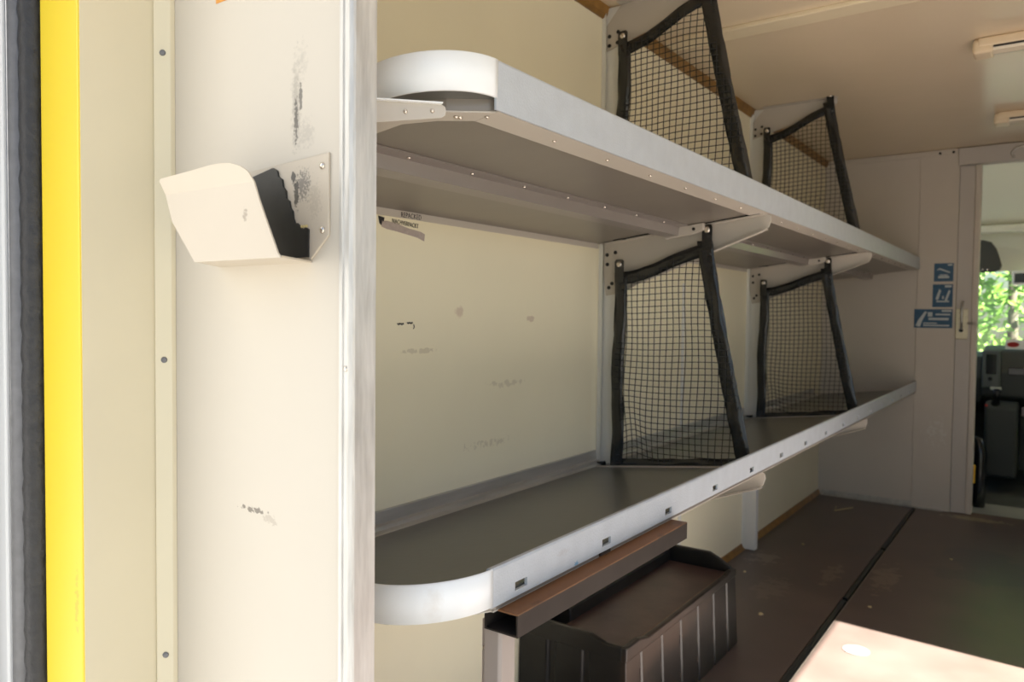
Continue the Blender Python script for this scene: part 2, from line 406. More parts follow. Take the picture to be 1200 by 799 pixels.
bm = nb(); prism(bm, [(-.806, .4990), (-.650, .4990), (-.688, YP), (-.868, YP)], 'z', 1.0864, 1.0884); obj('bottom_plate', bm, 'holder', h)
# torn black foam lining left on the back plate
bm = nb()
fpts = [(-.860, 1.092), (-.689, 1.0925), (-.6885, 1.124)]
rag = [(-.693, 1.126), (-.698, 1.124), (-.703, 1.128), (-.708, 1.132), (-.7115, 1.131), (-.715, 1.138), (-.716, 1.146), (-.720, 1.150), (-.722, 1.158), (-.727, 1.161), (-.728, 1.170), (-.733, 1.175), (-.735, 1.184), (-.742, 1.188), (-.744, 1.195), (-.752, 1.199), (-.790, 1.192), (-.860, 1.185)]
prism(bm, fpts+rag, 'y', YP-.0055, YP-.003)
obj('foam_lining', bm, 'strip', h)
for x, z in ((-.667, 1.193), (-.667, 1.122)):
    bm = nb(); dome(bm, (x, YP-.003, z), (0, -1, 0), .0042, .0026); obj('rivet', bm, 'rivet', h, smooth=True)
bm = nb()
for k in range(3): dome(bm, (-.699+k*.0042, YP-.0055, 1.1275), (0, -1, 0), .0018, .0015, 8)
obj('glue_bead', bm, 'ochre', h, smooth=True)
# orange sticker above
bm = nb(); prism(bm, [(-.872, 1.4175), (-.790, 1.4175), (-.790, 1.50), (-.872, 1.50)], 'y', YP-.0006, YP-.0001)
tag(obj('sticker', bm, 'orgstk'), 'orange sticker corner at the very top of the bright panel', 'sticker')

# ================================================================== UPRIGHTS
def upright(y, label):
    t = thing('wall_upright', label, 'post', (XW, y, 0), 'steel uprights on the left wall')
    bm = nb(); prism(bm, [(XW, y-.010), (XW+.013, y-.010), (XW+.013, y-.0085), (XW+.002, y-.0085), (XW+.002, y), (XW, y)], 'z', .012, ZC-.01)
    obj('side_flange', bm, 'post', t, bev=.0006)
    bm = nb(); prism(bm, [(XW+.008, y), (XW+.058, y), (XW+.058, y+.035), (XW+.055, y+.035), (XW+.055, y+.003), (XW+.008, y+.003)], 'z', .004, ZC-.004)
    obj('channel', bm, 'post', t, bev=.001)
    return t
YU = [1.985, 3.31]
up1 = upright(YU[0], 'white steel upright behind the nearest net, between the first two bays')
up2 = dup(up1, (0, YU[1]-YU[0], 0), 'white steel upright behind the farther net, standing down to the floor')

# ================================================================== BRACKETS
def bracket(y, label):
    t = thing('shelf_bracket', label, 'bracket', (XW, y-.008, 1.09), 'tilted brackets under the shelves')
    zt = lambda x: 1.238+SL*(x-XW)
    pts = [(XW+.012, zt(XW+.012)), (-.612, zt(-.612)), (-.602, zt(-.602)-.006), (-.600, zt(-.60)-.018), (-.606, 1.262), (-.618, 1.254),
           (-.75, 1.206), (-.96, 1.128), (-1.03, 1.095), (XW+.022, 1.088), (XW+.012, 1.15)]
    bm = nb(); prism(bm, pts, 'y', y-.004, y-.001); obj('side_plate', bm, 'bracket', t, bev=.0008)
    bm = nb(); prism(bm, [(XW+.02, zt(XW+.02)), (-.615, zt(-.615)), (-.615, zt(-.615)-.003), (XW+.02, zt(XW+.02)-.003)], 'y', y-.026, y-.004)
    obj('top_flange', bm, 'bracket', t, bev=.0006)
    lw = [(-.608, 1.258), (-.618, 1.253), (-.75, 1.205), (-.96, 1.127), (-.96, 1.1245), (-.75, 1.2025), (-.618, 1.2505), (-.607, 1.2555)]
    bm = nb(); prism(bm, lw, 'y', y-.022, y-.004); obj('lower_flange', bm, 'bracket', t)
    for x, z in ((-1.075, 1.208), (-1.048, 1.214), (-1.074, 1.180), (-1.068, 1.112), (-1.058, 1.124)):
        bm = nb(); cyl(bm, (x, y-.0060, z), 'y', .0055, .002, 14); obj('bolt_hole', bm, 'hole', t)
    return t
b1 = bracket(YU[0], 'grey bracket under the upper shelf above the nearest lower net')
b2 = dup(b1, (0, YU[1]-YU[0], 0), 'grey bracket under the upper shelf above the farther lower net')
b3 = dup(b1, (0, 0, DZ), 'grey bracket under the lower shelf, tip peeking below its front edge nearer')
b4 = dup(b1, (0, YU[1]-YU[0], DZ), 'grey bracket tip below the lower shelf close to the bulkhead')
# end brackets beside the rear panel
t = thing('end_bracket', 'short bracket under the rounded end of the upper shelf, beside the aluminium edge', 'bracket', (-.68, .67, 1.26))
ea = Vector((-.634, .737)); eb = Vector((-.7225, .6065)); ed = (eb-ea).normalized(); en = Vector((ed.y, -ed.x))
if en.y > 0: en = -en
def ebox(bm, pts, o0, o1):
    A = []; B = []
    for s_, z in pts:
        q = ea+ed*s_; A.append(bm.verts.new((q.x+en.x*o0, q.y+en.y*o0, z))); B.append(bm.verts.new((q.x+en.x*o1, q.y+en.y*o1, z)))
    bm.faces.new(A); bm.faces.new(B[::-1])
    for i in range(len(A)): bm.faces.new((A[i], B[i], B[(i+1) % len(A)], A[(i+1) % len(A)]))
eL = (eb-ea).length
bm = nb(); ebox(bm, [(.006, 1.2935), (.001, 1.2905), (0, 1.286), (.001, 1.280), (.006, 1.2765), (.085, 1.2635), (eL, 1.257), (eL, 1.2865)], 0, .0025); obj('side_plate', bm, 'bracket', t, bev=.0005)
bm = nb(); ebox(bm, [(.006, 1.2930), (.006, 1.2945), (eL, 1.2878), (eL, 1.2863)], 0, .010); obj('top_flange', bm, 'cap', t)
for s_, z in ((.018, 1.284), (.052, 1.2795)):
    q = ea+ed*s_; bm = nb(); dome(bm, (q.x+en.x*.0025, q.y+en.y*.0025, z), (en.x, en.y, 0), .003, .003); obj('rivet', bm, 'rivet', t, smooth=True)

# ceiling plates carrying the upper nets
def cplate(y, label):
    t = thing('ceiling_plate', label, 'plate', (XW, y-.008, 1.79), 'grey plates at the ceiling')
    bm = nb(); prism(bm, [(XW+.012, 1.800), (XW+.012, 1.875), (-1.040, ZC-.002), (-.752, ZC-.002), (-.745, ZC-.010), (-.748, ZC-.025), (-.79, ZC-.055), (-1.045, 1.812)], 'y', y-.004, y-.001)
    obj('side_plate', bm, 'bracket', t, bev=.0008)
    bm = nb(); box(bm, -1.045, -.742, y-.028, y-.004, ZC-.0045, ZC-.0015); obj('top_flange', bm, 'bracket', t, bev=.0006)
    for x, z in ((-1.078, 1.842), (-1.050, 1.850), (-1.078, 1.815), (-1.052, 1.820)):
        bm = nb(); cyl(bm, (x, y-.0060, z), 'y', .0055, .002, 14); obj('bolt_hole', bm, 'hole', t)
    return t
c1 = cplate(YU[0], 'grey ceiling plate holding the nearest upper net')
c2 = dup(c1, (0, YU[1]-YU[0], 0), 'grey ceiling plate holding the farther upper net')

# ================================================================== SHELVES
YE = 4.62
RC = .108     # radius of the rounded end
def shelf(upper):
    dz = 0 if upper else DZ
    z0 = 1.240+dz
    t = thing('wall_shelf', 'long upper shelf on the left wall, grey underside visible' if upper else
              'long lower shelf with dark rubber top and slotted front edge', 'shelf', (XW, 2.6, z0))
    zd = lambda x: z0+SL*(x-XW)
    # deck sheet: chamfered near the rear corner
    bm = nb()
    def slab(bm, pts, za, zb):
        A = [bm.verts.new((x, y, zd(x)+za)) for x, y in pts]; B = [bm.verts.new((x, y, zd(x)+zb)) for x, y in pts]
        bm.faces.new(A); bm.faces.new(B[::-1]); n = len(pts)
        for i in range(n): bm.faces.new((A[i], B[i], B[(i+1) % n], A[(i+1) % n]))
    deck = [(XW+.002, .712), (-.710, .716), (-.650, .757), (-.6045, .815), (-.6045, YE), (XW+.002, YE)]
    slab(bm, deck, 0, .015)
    dk = obj('deck', bm, 'deck', t)
    # folded rim under the front edge
    bm = nb(); slab(bm, [(-.648, .815), (-.605, .81), (-.605, YE), (-.648, YE)], -.0025, 0)
    slab(bm, [(XW+.3, .712), (-.712, .7165), (-.650, .7575), (-.606, .815), (-.648, .815), (-.680, .775), (-.72, .748), (XW+.3, .748)], -.0022, 0)
    rim = obj('under_rim', bm, 'bracket', t, bev=.0004)
    # mat on top, rounded at the rear corner
    arc = [(XF-RC+.0 + (RC-.008)*math.cos(a), .80 - (RC-.006)*math.sin(a)) for a in [i*PI/2/14 for i in range(15)]]
    mt = [(XW+.03, .702)] + arc[::-1][0:0] + [(x, y) for x, y in arc[::-1]] + [(-.608, YE), (XW+.03, YE)]
    bm = nb(); slab(bm, mt, .015, .018); obj('mat', bm, 'matt', t)
    # front lip
    zt, zb = (1.362, 1.297) if upper else (.690, .637)
    y0 = .798; bm = nb()
    if upper:
        prism(bm, [(XF, zb), (XF, zt-.003), (XF-.0015, zt), (XF-.006, zt), (XF-.0075, zt-.002), (XF-.0075, zt-.006), (XF-.003, zt-.006), (XF-.003, zb)], 'y', y0, YE)
    else:
        z1, z2 = .6455, .6575
        slots = [.868+.2505*k for k in range(15)]
        prism(bm, [(XF, z2), (XF, zt-.003), (XF-.0015, zt), (XF-.0075, zt), (XF-.009, zt-.002), (XF-.009, zt-.006), (XF-.005, zt-.006), (XF-.005, z2)], 'y', y0, YE)
        box(bm, XF-.005, XF, y0, YE, zb, z1)
        a = y0
        for s in slots:
            box(bm, XF-.005, XF, a, s-.015, z1, z2); a = s+.015
        box(bm, XF-.005, XF, a, YE, z1, z2)
    obj('front_lip', bm, 'lip', t)
    # rounded end cap: curved shell
    n = 20; outer = []; inner = []
    ry = RC
    for i in range(n+1):
        a = PI/2*i/n
        outer.append((XF+.001-RC+RC*math.cos(a), .800-ry*math.sin(a)))
        inner.append((XF+.001-RC+(RC-.003)*math.cos(a), .800-(ry-.003)*math.sin(a)))
    outer.append((-.98, outer[-1][1])); inner.append((-.98, inner[-1][1]))
    czt, czb = (1.3625, 1.3125) if upper else (.6905, .639)
    tilt = lambda x: SL*(x-XF)
    bm = nb()
    OA = [bm.verts.new((x, y, czb+tilt(x))) for x, y in outer]; OB = [bm.verts.new((x, y, czt+tilt(x)-.0015)) for x, y in outer]
    IB0 = [bm.verts.new((x, y, czt+tilt(x))) for x, y in [((o[0]+i_[0])/2, (o[1]+i_[1])/2) for o, i_ in zip(outer, inner)]]
    IB = [bm.verts.new((x, y, czt+tilt(x)-.001)) for x, y in inner]; IA = [bm.verts.new((x, y, czb+tilt(x))) for x, y in inner]
    for i in range(n+1):
        for P, Q in ((OA, OB), (OB, IB0), (IB0, IB), (IB, IA), (IA, OA)):
            bm.faces.new((P[i], P[i+1], Q[i+1], Q[i]))
    for i in (0, n+1): bm.faces.new((OA[i], OB[i], IB0[i], IB[i], IA[i]))
    cap = obj('end_cap', bm, 'cap', t, smooth=False)
    for p in cap.data.polygons: p.use_smooth = abs(p.normal.z) < .5 and abs(p.normal.z) < .3
    # ribs inside the cap
    for a in (8, 26, 46, 66, 84):
        r = math.radians(a); d = Vector((math.cos(r), -math.sin(r), 0)); c = Vector((XF-RC+.001, .800, 0))
        p0 = c+d*(RC-.004); p1 = c+d*(RC-.034); w = Vector((-d.y, d.x, 0)).normalized()*.001
        if not upper: continue
        bm = nb(); zz = [czb+tilt(p0.x)+.003, czt+tilt(p1.x)-.008]
        pts = [p0-w, p0+w, p1+w, p1-w]; prism(bm, [(p.x, p.y) for p in pts], 'z', zz[0], zz[1]); obj('rib', bm, 'bracket', cap)
    # wall rail
    segs = [(.72, 1.965), (2.055, 3.29), (3.38, YE-.16)]
    for a, b in segs:
        bm = nb(); zz = z0
        prism(bm, [(XW+.001, zz+.012), (XW+.034, zz+.020), (XW+.030, zz+.024), (XW+.020, zz+.026), (XW+.018, zz+.034), (XW+.008, zz+.036), (XW+.006, zz+.060), (XW+.001, zz+.062)], 'y', a, b)
        obj('wall_rail', bm, 'rail', t, bev=.001)
        if upper:
            bm = nb(); box(bm, XW+.001, XW+.004, a, b, zz-.014, zz+.002); obj('wall_flange', bm, 'bracket', t)
    # joints across the deck at the brackets
    for y in YU:
        bm = nb(); slab(bm, [(XW+.03, y-.068), (-.612, y-.068), (-.612, y-.061), (XW+.03, y-.061)], .018, .0205); obj('joint_strip', bm, 'bracket', t)
    # stiffening channels below
    for a, b in ((.712, 1.935), (2.045, 3.262), (3.37, YE)):
        bm = nb(); f = zd
        prism(bm, [(-.806, f(-.806)-.0002), (-.806, f(-.806)-.0022), (-.831, f(-.831)-.0022), (-.833, f(-.833)-.024), (-.866, f(-.866)-.024),
                   (-.874, f(-.874)-.010), (-.884, f(-.884)-.0022), (-.895, f(-.895)-.0022), (-.895, f(-.895)-.0002)], 'y', a, b)
        ch = obj('stiffening_channel', bm, 'chan', t, bev=.0006)
        k = 0; y = a+.155
        while y < b:
            bm = nb(); dome(bm, (-.820, y, f(-.820)-.0022), (0, 0, -1), .0035, .003, 10); obj('rivet', bm, 'rivet', ch, smooth=True); y += .157
    if upper:
        for y in YU:      # joining cleats where the channels meet the brackets
            bm = nb(); prism(bm, [(-.875, zd(-.875)-.002), (-.765, zd(-.765)-.002), (-.765, zd(-.765)-.020), (-.80, zd(-.8)-.026), (-.875, zd(-.875)-.026)], 'y', y-.052, y-.030)
            cl = obj('cleat', bm, 'bracket', t, bev=.001)
            bm = nb(); cyl(bm, (-.79, y-.0535, zd(-.79)-.014), 'y', .0045, .002, 10); obj('bolt_hole', bm, 'hole', cl)
    # rivets of the rim
    y = .81
    for i in range(22):
        bm = nb(); dome(bm, (-.626, .812+i*.168, zd(-.626)-.0025), (0, 0, -1), .0034, .003, 10); obj('rivet', bm, 'rivet', rim, smooth=True)
    for x, y in ((-.650, .785), (-.652, .779)):
        bm = nb(); dome(bm, (x, y, zd(x)-.002), (0, 0, -1), .0036, .004, 10); obj('rivet', bm, 'rivet', rim, smooth=True)
    return t
shelf(True); shelf(False)

# ================================================================== NETS
def in_poly_span(poly, axis, v):
    """interval of the other coordinate where the line axis=v crosses polygon"""
    hits = []
    for (a, b) in zip(poly, poly[1:]+poly[:1]):
        p, q = a[axis], b[axis]
        if (p-v)*(q-v) < 0:
            s = (v-p)/(q-p); hits.append(a[1-axis]+s*(b[1-axis]-a[1-axis]))
    return (min(hits), max(hits)) if len(hits) >= 2 else None

def ribbon(bm, pts, width_dir, w0, w1, y, th=.0022, seed=0):
    """wrinkled webbing band along pts (x,z), extending w0..w1 along width_dir"""
    rows = []
    n = len(pts)
    for i, (x, z) in enumerate(pts):
        row = []
        for k in range(4):
            f = k/3; wx = width_dir[0]*(w0+(w1-w0)*f); wz = width_dir[1]*(w0+(w1-w0)*f)
            wob = noise.noise(Vector((x*18+seed, z*18, f*2+seed*3)))*.008
            ed = noise.noise(Vector((x*25, z*25+seed, 7+f)))*.0018
            row.append((x+wx+ed, y+wob, z+wz+ed))
        rows.append(row)
    F = [[bm.verts.new((p[0], p[1]-th/2, p[2])) for p in r] for r in rows]
    B = [[bm.verts.new((p[0], p[1]+th/2, p[2])) for p in r] for r in rows]
    for i in range(n-1):
        for k in range(3):
            bm.faces.new((F[i][k], F[i][k+1], F[i+1][k+1], F[i+1][k])); bm.faces.new((B[i][k], B[i+1][k], B[i+1][k+1], B[i][k+1]))
        bm.faces.new((F[i][0], F[i+1][0], B[i+1][0], B[i][0])); bm.faces.new((F[i][3], B[i][3], B[i+1][3], F[i+1][3]))
    bm.faces.new([F[0][k] for k in range(4)]+[B[0][k] for k in (3, 2, 1, 0)]); bm.faces.new([F[-1][k] for k in range(4)]+[B[-1][k] for k in (3, 2, 1, 0)])

def make_net(y, label, TL=(-1.033, 1.152), TR=(-.745, 1.232), dz=0.):
    t = thing('divider_net', label, 'net', (-.85, y, .585), 'black divider nets between the bays')
    # outline corners (outer)
    BR = (-.620, .622); BL = (-1.040, .572)
    TL = (TL[0], TL[1]-dz); TR = (TR[0], TR[1]-dz)
    def top(u):   # lower-left start, sagging, then rising
        return (TL[0]+(TR[0]-TL[0])*u, TL[1]+(TR[1]-TL[1])*u-.006*math.sin(PI*u)-.005*math.sin(2*PI*u))
    def right(v):
        return (TR[0]+(BR[0]-TR[0])*v**1.10, TR[1]+(BR[1]-TR[1])*v)
    def left(v): return (TL[0]+(BL[0]-TL[0])*v+.003*math.sin(PI*v*3), TL[1]+(BL[1]-TL[1])*v)
    def bot(u): return (BL[0]+(BR[0]-BL[0])*u, BL[1]+(BR[1]-BL[1])*u)
    N = 26
    poly = [top(i/N) for i in range(N+1)]+[right(i/N) for i in range(1, N+1)]+[bot(1-i/N) for i in range(1, N+1)]+[left(1-i/N) for i in range(1, N)]
    # shrink slightly so cords end inside the bands
    cx, cz = -.86, .9
    poly2 = [(cx+(x-cx)*.95, cz+(z-cz)*.965) for x, z in poly]
    def warp(x, z):
        u = (x+1.06)/.4; v = (z-.6)/.6
        e = math.exp(-((u-.12)**2/.03+(v-.12)**2/.03))
        dx = .004*math.sin(z*13+x*5)+.010*e; dzz = .004*math.sin(x*14+z*6)-.012*e*math.sin(u*18)
        yy = -.018*math.sin(PI*min(1, max(0, u)))*math.sin(PI*min(1, max(0, v)))+.003*math.sin(x*40+z*23)
        return (x+dx, y+yy, z+dzz)
    bm = nb(); st = .0182
    x = -1.05
    while x < -.65:
        sp = in_poly_span(poly2, 0, x)
        if sp:
            m = max(2, int((sp[1]-sp[0])/.02)); tube(bm, [warp(x, sp[0]+(sp[1]-sp[0])*i/m) for i in range(m+1)],   .0013, 4, False)
        x += st
    z = .60
    while z < 1.34:
        sp = in_poly_span(poly2, 1, z)
        if sp:
            m = max(2, int((sp[1]-sp[0])/.02)); tube(bm, [warp(sp[0]+(sp[1]-sp[0])*i/m, z) for i in range(m+1)],   .0013, 4, False)
        z += st*.93
    obj('mesh', bm, 'net', t)
    yb = y
    bm = nb(); ribbon(bm, [top(i/N) for i in range(N+1)], (0, -1), 0, .036, yb-.002, seed=1); obj('top_band', bm, 'web', t, smooth=True)
    bm = nb(); ribbon(bm, [left(i/N*1.0) for i in range(N+1)], (1, 0), 0, .038, yb-.004, seed=2); obj('side_band', bm, 'web', t, smooth=True)
    bm = nb(); ribbon(bm, [(right(i/N)[0], right(i/N)[1]) for i in range(N+1)], (-1, 0), 0, .042, yb-.004, seed=3); obj('side_band', bm, 'web', t, smooth=True)
    bm = nb(); ribbon(bm, [bot(i/N) for i in range(N+1)], (0, 1), -.002, .042, yb-.002, seed=4); obj('bottom_band', bm, 'web', t, smooth=True)
    # hanging tabs with grommets
    for (cx_, cz_, s) in ((TL[0]+.014, TL[1]+.022, 5), (TR[0]-.014, TR[1]+.026, 6)):
        bm = nb(); prism(bm, [(cx_-.014, cz_-.05), (cx_+.014, cz_-.05), (cx_+.014, cz_+.012), (cx_+.010, cz_+.017), (cx_-.010, cz_+.017), (cx_-.014, cz_+.012)], 'y', yb-.0065, yb-.003)
        tb = obj('tab', bm, 'web', t, bev=.0006)
        bm = nb(); dome(bm, (cx_, yb-.0065, cz_+.003), (0, -1, 0), .0085, .003, 14); obj('grommet', bm, 'rivet', tb, smooth=True)
    bm = nb(); ribbon(bm, [(-1.088+.005*i, .580+.0012*i) for i in range(8)], (0, 1), 0, .018, yb-.006, seed=9); obj('tie_strap', bm, 'web', t, smooth=True)
    return t
yn = YU[0]-.030
n1 = make_net(yn, 'black net across the lower bay nearest the camera, standing on the lower shelf')
n2 = dup(n1, (0, YU[1]-YU[0], 0), 'black net on the lower shelf nearer the bulkhead, smaller in view')
n3 = make_net(yn, 'black net above the upper shelf nearest the camera, cut by the frame top', (-1.033, 1.798), (-.752, 1.905), .675)
n3.location.z += .675
n4 = dup(n3, (0, YU[1]-YU[0], 0), 'black net above the upper shelf nearer the bulkhead')

# ================================================================== SUPPORT TUBE AND POST
t = thing('support_beam', 'brown-grey square steel beam under the lower shelf front', 'beam', (-.60, 1.1, .596))
bm = nb()
x0, x1, y0, y1, za, zb, w = -.628, -.572, .820, 1.395, .5965, .6285, .0025
for (a, b, c, d) in ((x0, x1, za, za+w), (x0, x1, zb-w, zb), (x0, x0+w, za+w, zb-w), (x1-w, x1, za+w, zb-w)): box(bm, a, b, y0, y1, c, d)
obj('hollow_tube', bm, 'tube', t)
bm = nb(); box(bm, -.625, -.60, 1.10, 1.135, .6285, .637); obj('spacer_block', bm, 'tube', t, bev=.002)
p = thing('support_post', 'beige riveted post holding up the near end of the steel beam', 'post', (-.62, .85, 0))
bm = nb(); prism(bm, [(-.652, .846), (-.642, .846), (-.641, .836), (-.616, .836), (-.612, .840), (-.612, .872), (-.652, .872)], 'z', .004, .5965); obj('profile', bm, 'postbeige', p, bev=.0015)
for z in (.555, .47, .39, .30):
    bm = nb(); dome(bm, (-.647, .846, z), (0, -1, 0), .0035, .003); obj('rivet', bm, 'rivet', p, smooth=True)

# ================================================================== WHEEL ARCH BOX
t = thing('wheel_arch_box', 'black plastic wheel arch box with brown top under the lower shelf', 'box', (-.95, 1.95, 0))
bx0, bx1, by0, by1, bz = XW+.003, -.790, 1.58, 2.335, .250
bm = nb()
# body: tapered, with vertical grooves on the front face
def lerp(a, b, f): return a+(b-a)*f
prof = []
yy = by0
gro = [1.66, 1.78, 1.90, 2.02, 2.14, 2.25]
front = [(bx1, by0)]
for g in gro: front += [(bx1, g-.010), (bx1-.003, g-.005), (bx1-.003, g+.005), (bx1, g+.010)]
front += [(bx1, by1)]
side = [(bx0, by0)]
for g in (-1.0, -.90): side += [(g-.014, by0), (g-.008, by0+.006), (g+.008, by0+.006), (g+.014, by0)]
outline = side+front+[(bx0, by1)]
A = [bm.verts.new((x+(.006 if x > -.9 else 0), y+(-.004 if y < 1.6 else (.004 if y > 2.33 else 0)), .001)) for x, y in outline]
B = [bm.verts.new((x-(.004 if x > -.9 else 0), y+(.002 if y < 1.6 else (-.002 if y > 2.33 else 0)), .222)) for x, y in outline]
bm.faces.new(A); bm.faces.new(B[::-1])
for i in range(len(outline)): bm.faces.new((A[i], B[i], B[(i+1) % len(outline)], A[(i+1) % len(outline)]))
body = obj('body', bm, 'boxblk', t, bev=.003)
# raised rim around the top with sloping steps towards the corners
def rimseg(bm, pts, w, axis):
    # pts: (along, z), width inwards
    prism(bm, pts, *w)
bm = nb()
# front rim runs along y; drops near the near corner
prism(bm, [(by0, .215), (by1, .215), (by1, .238), (by1-.05, .246), (by1-.09, .240), (by0+.12, .240), (by0+.07, .252), (by0, .252)], 'x', bx1-.016, bx1-.001)
prism(bm, [(bx0, .215), (bx1-.014, .215), (bx1-.014, .250), (bx1-.06, .250), (bx1-.10, .262), (bx0+.02, .262), (bx0, .25)], 'y', by0+.001, by0+.016)
prism(bm, [(bx0, .215), (bx1-.014, .215), (bx1-.014, .244), (bx1-.045, .262), (bx1-.085, .280), (bx0+.03, .280), (bx0, .27)], 'y', by1-.018, by1-.002)
rim = obj('rim', bm, 'boxblk', t, bev=.004)
bm = nb(); prism(bm, [(XW+.095, by0+.02), (bx1-.022, by0+.02), (bx1-.018, by1-.03), (XW+.095, by1-.03)], 'z', .222, .232); obj('top_insert', bm, 'boxtop', t, bev=.002)
bm = nb(); prism(bm, [(XW+.098, .20), (XW+.095, .262), (XW+.070, .280), (bx0+.005, .285), (bx0+.005, .20)], 'y', by0+.10, by1-.02); obj('back_ledge', bm, 'boxblk', t, bev=.004)
bm = nb(); box(bm, bx1-.024, bx1-.0165, by0+.03, by1-.04, .226, .2335); box(bm, XW+.10, bx1-.02, by0+.017, by0+.022, .226, .2335); obj('dusty_edge', bm, 'boxedge', t)
for g, zz in zip(gro, (.05, .05, .06, .06, .07, .075)):
    bm = nb(); tube(bm, [(bx1-.0035, g, .175), (bx1-.0025, g, zz+.02), (bx1-.002, g, zz)], [.0007, .0012, .0042], 8); obj('rib_wear', bm, 'boxrib', t, smooth=True)

# ================================================================== FLOOR STRIPS, DISC, DEBRIS
def px_floor():
    pass
strips = [(.60, 2.93, 'longest black rubber strip in the floor channel, reaching the frame bottom'),
          (2.955, 3.68, 'middle black rubber strip in the floor channel'),
          (3.70, 4.60, 'far black rubber strip in the floor channel, ending at the bulkhead')]
for a, b, lab in strips:
    bm = nb(); prism(bm, [(-.605, -.008), (-.586, -.008), (-.587, .002), (-.595, .0045), (-.603, .002)], 'y', a, b)
    tag(obj('floor_strip', bm, 'strip'), lab, 'floor strip', 'rubber strips in the floor channel')
bm = nb(); prism(bm, [(-.5855, -.008), (-.579, -.008), (-.577, .0008), (-.580, .0012), (-.584, -.004)], 'y', .50, 4.6); struct('trim_15', bm, 'groove')
bm = nb(); cyl(bm, (-.471, 2.512, 0), 'z', .040, .0015, 32); tag(obj('floor_disc', bm, 'disc', bev=.0005), 'pale round disc on the floor in the patch of sunlight', 'disc')
deb = [(-.88, 4.38, .05, 'pale straw bent in a tick shape on the dark floor near the bulkhead'), ]
bm = nb(); tube(bm, [(-.93, 4.33, .012), (-.925, 4.27, .003), (-.86, 4.40, .003)], .0028, 6); tag(obj('straw_piece', bm, 'straw'), deb[0][3], 'debris')
bm = nb(); tube(bm, [(-.560, 1.385, .6305), (-.556, 1.36, .6315), (-.548, 1.345, .626)], .0012, 6)
bm.free()
for (x, y, r, lab) in ((-.99, 3.02, .008, 'small pale crumb on the floor just left of the nearest floor stain'),
                       (-.90, 3.55, .007, 'small pale chip on the floor right of the upright foot'),
                       (-.505, 2.92, .008, 'tan crumb on the floor just right of the rubber strip above the sunlit patch'),
                       (-.33, 3.72, .006, 'tiny white speck on the dark floor in front of the doorway'),
                       (-.80, 2.62, .010, 'tan chip on the floor beside the wheel arch box')):
    bm = nb(); pts = [(x+r*math.cos(a)*random.uniform(.6, 1.2), y+r*math.sin(a)*random.uniform(.8, 1.6)) for a in [k*PI/3 for k in range(6)]]
    prism(bm, pts, 'z', 0, .003); tag(obj('floor_crumb', bm, 'straw'), lab, 'debris', 'crumbs scattered on the floor')

# ================================================================== WRITING ON THE LEFT WALL
t = thing('printed_label', 'worn REPACKED stencil with torn tape residue on the left wall', 'label', (XW, 1.16, 1.20))
bm = nb()
band = [(1.083, 1.214), (1.10, 1.216), (1.13, 1.213), (1.16, 1.207), (1.20, 1.203), (1.213, 1.199), (1.211, 1.184), (1.19, 1.190), (1.16, 1.1935), (1.13, 1.197), (1.10, 1.1995), (1.085, 1.203)]
prism(bm, band, 'x', XW+.0003, XW+.0010); obj('tape_residue', bm, 'tape', t)
bm = nb(); text_bm(bm, 'REPACKED', .0150, (XW+.0045, 1.136, 1.2275), (0, 1, 0), (0, 0, 1), 1.08, .80); obj('lettering', bm, 'ink', t)
bm = nb(); text_bm(bm, 'NACHVERPACKT', .0130, (XW+.0014, 1.114, 1.2135), (0, 1, -.05), (0, 0, 1), 1.08, .74); obj('lettering', bm, 'ink', t)
bm = nb(); prism(bm, [(1.076, 1.2235), (1.092, 1.2215), (1.090, 1.214), (1.086, 1.216), (1.084, 1.206), (1.079, 1.209)], 'x', XW+.0003, XW+.0018); obj('torn_corner', bm, 'ink', t)
# handwriting
bm = nb()
def scrib(y, z, s, n):
    pts = []
    for i in range(n):
        pts.append((XW+.001, y+s*i*.42, z+s*(.5*math.sin(i*2.1)+.15*math.sin(i*5.3))))
    tube(bm, pts, .0011, 5)
scrib(1.131, 1.008, .0040, 12); scrib(1.160, 1.010, .0036, 12)
tube(bm, [(XW+.001, 1.180, 1.007), (XW+.001, 1.182, 1.001), (XW+.001, 1.179, .998)], .0011, 5)
tag(obj('handwriting', bm, 'ink'), 'tiny black pen scribble on the cream wall between the two shelves', 'writing')
bm = nb(); prism(bm, [(1.190, 1.470), (1.235, 1.460), (1.235, 1.490), (1.190, 1.499)], 'x', XW+.0002, XW+.0008); 
bm.free()

# ================================================================== BLUE STICKERS ON THE BULKHEAD
yf = YB-.004
def sticker(x0, x1, z0, z1, label, marks, y=yf):
    t = thing('sticker', label, 'sticker', ((x0+x1)/2, y, z0), 'blue notices on the bulkhead')
    bm = nb(); box(bm, x0, x1, y-.0012, y-.0002, z0, z1); obj('backing', bm, 'blue', t)
    bm = nb()
    for m in marks: prism(bm, [(x0+(x1-x0)*a, z0+(z1-z0)*b) for a, b in m], 'y', y-.0020, y-.0010)
    obj('print', bm, 'pale', t); return t
R_ = lambda a, b, c, d: [(a, b), (c, b), (c, d), (a, d)]
sticker(-.533, -.442, 1.231, 1.328, 'small blue notice at the top of the three on the bulkhead', [R_(.70, .86, .93, .95), [(.12, .62), (.3, .74), (.82, .52), (.82, .45), (.3, .64)], R_(.22, .18, .78, .30), R_(.3, .32, .7, .38)])
sticker(-.537, -.442, 1.094, 1.216, 'squarish blue notice in the middle of the three on the bulkhead', [R_(.60, .86, .93, .96), [(.15, .35), (.28, .3), (.42, .72), (.33, .80)], [(.6, .3), (.72, .28), (.88, .70), (.80, .76)], R_(.2, .22, .82, .28), R_(.48, .36, .56, .48)])
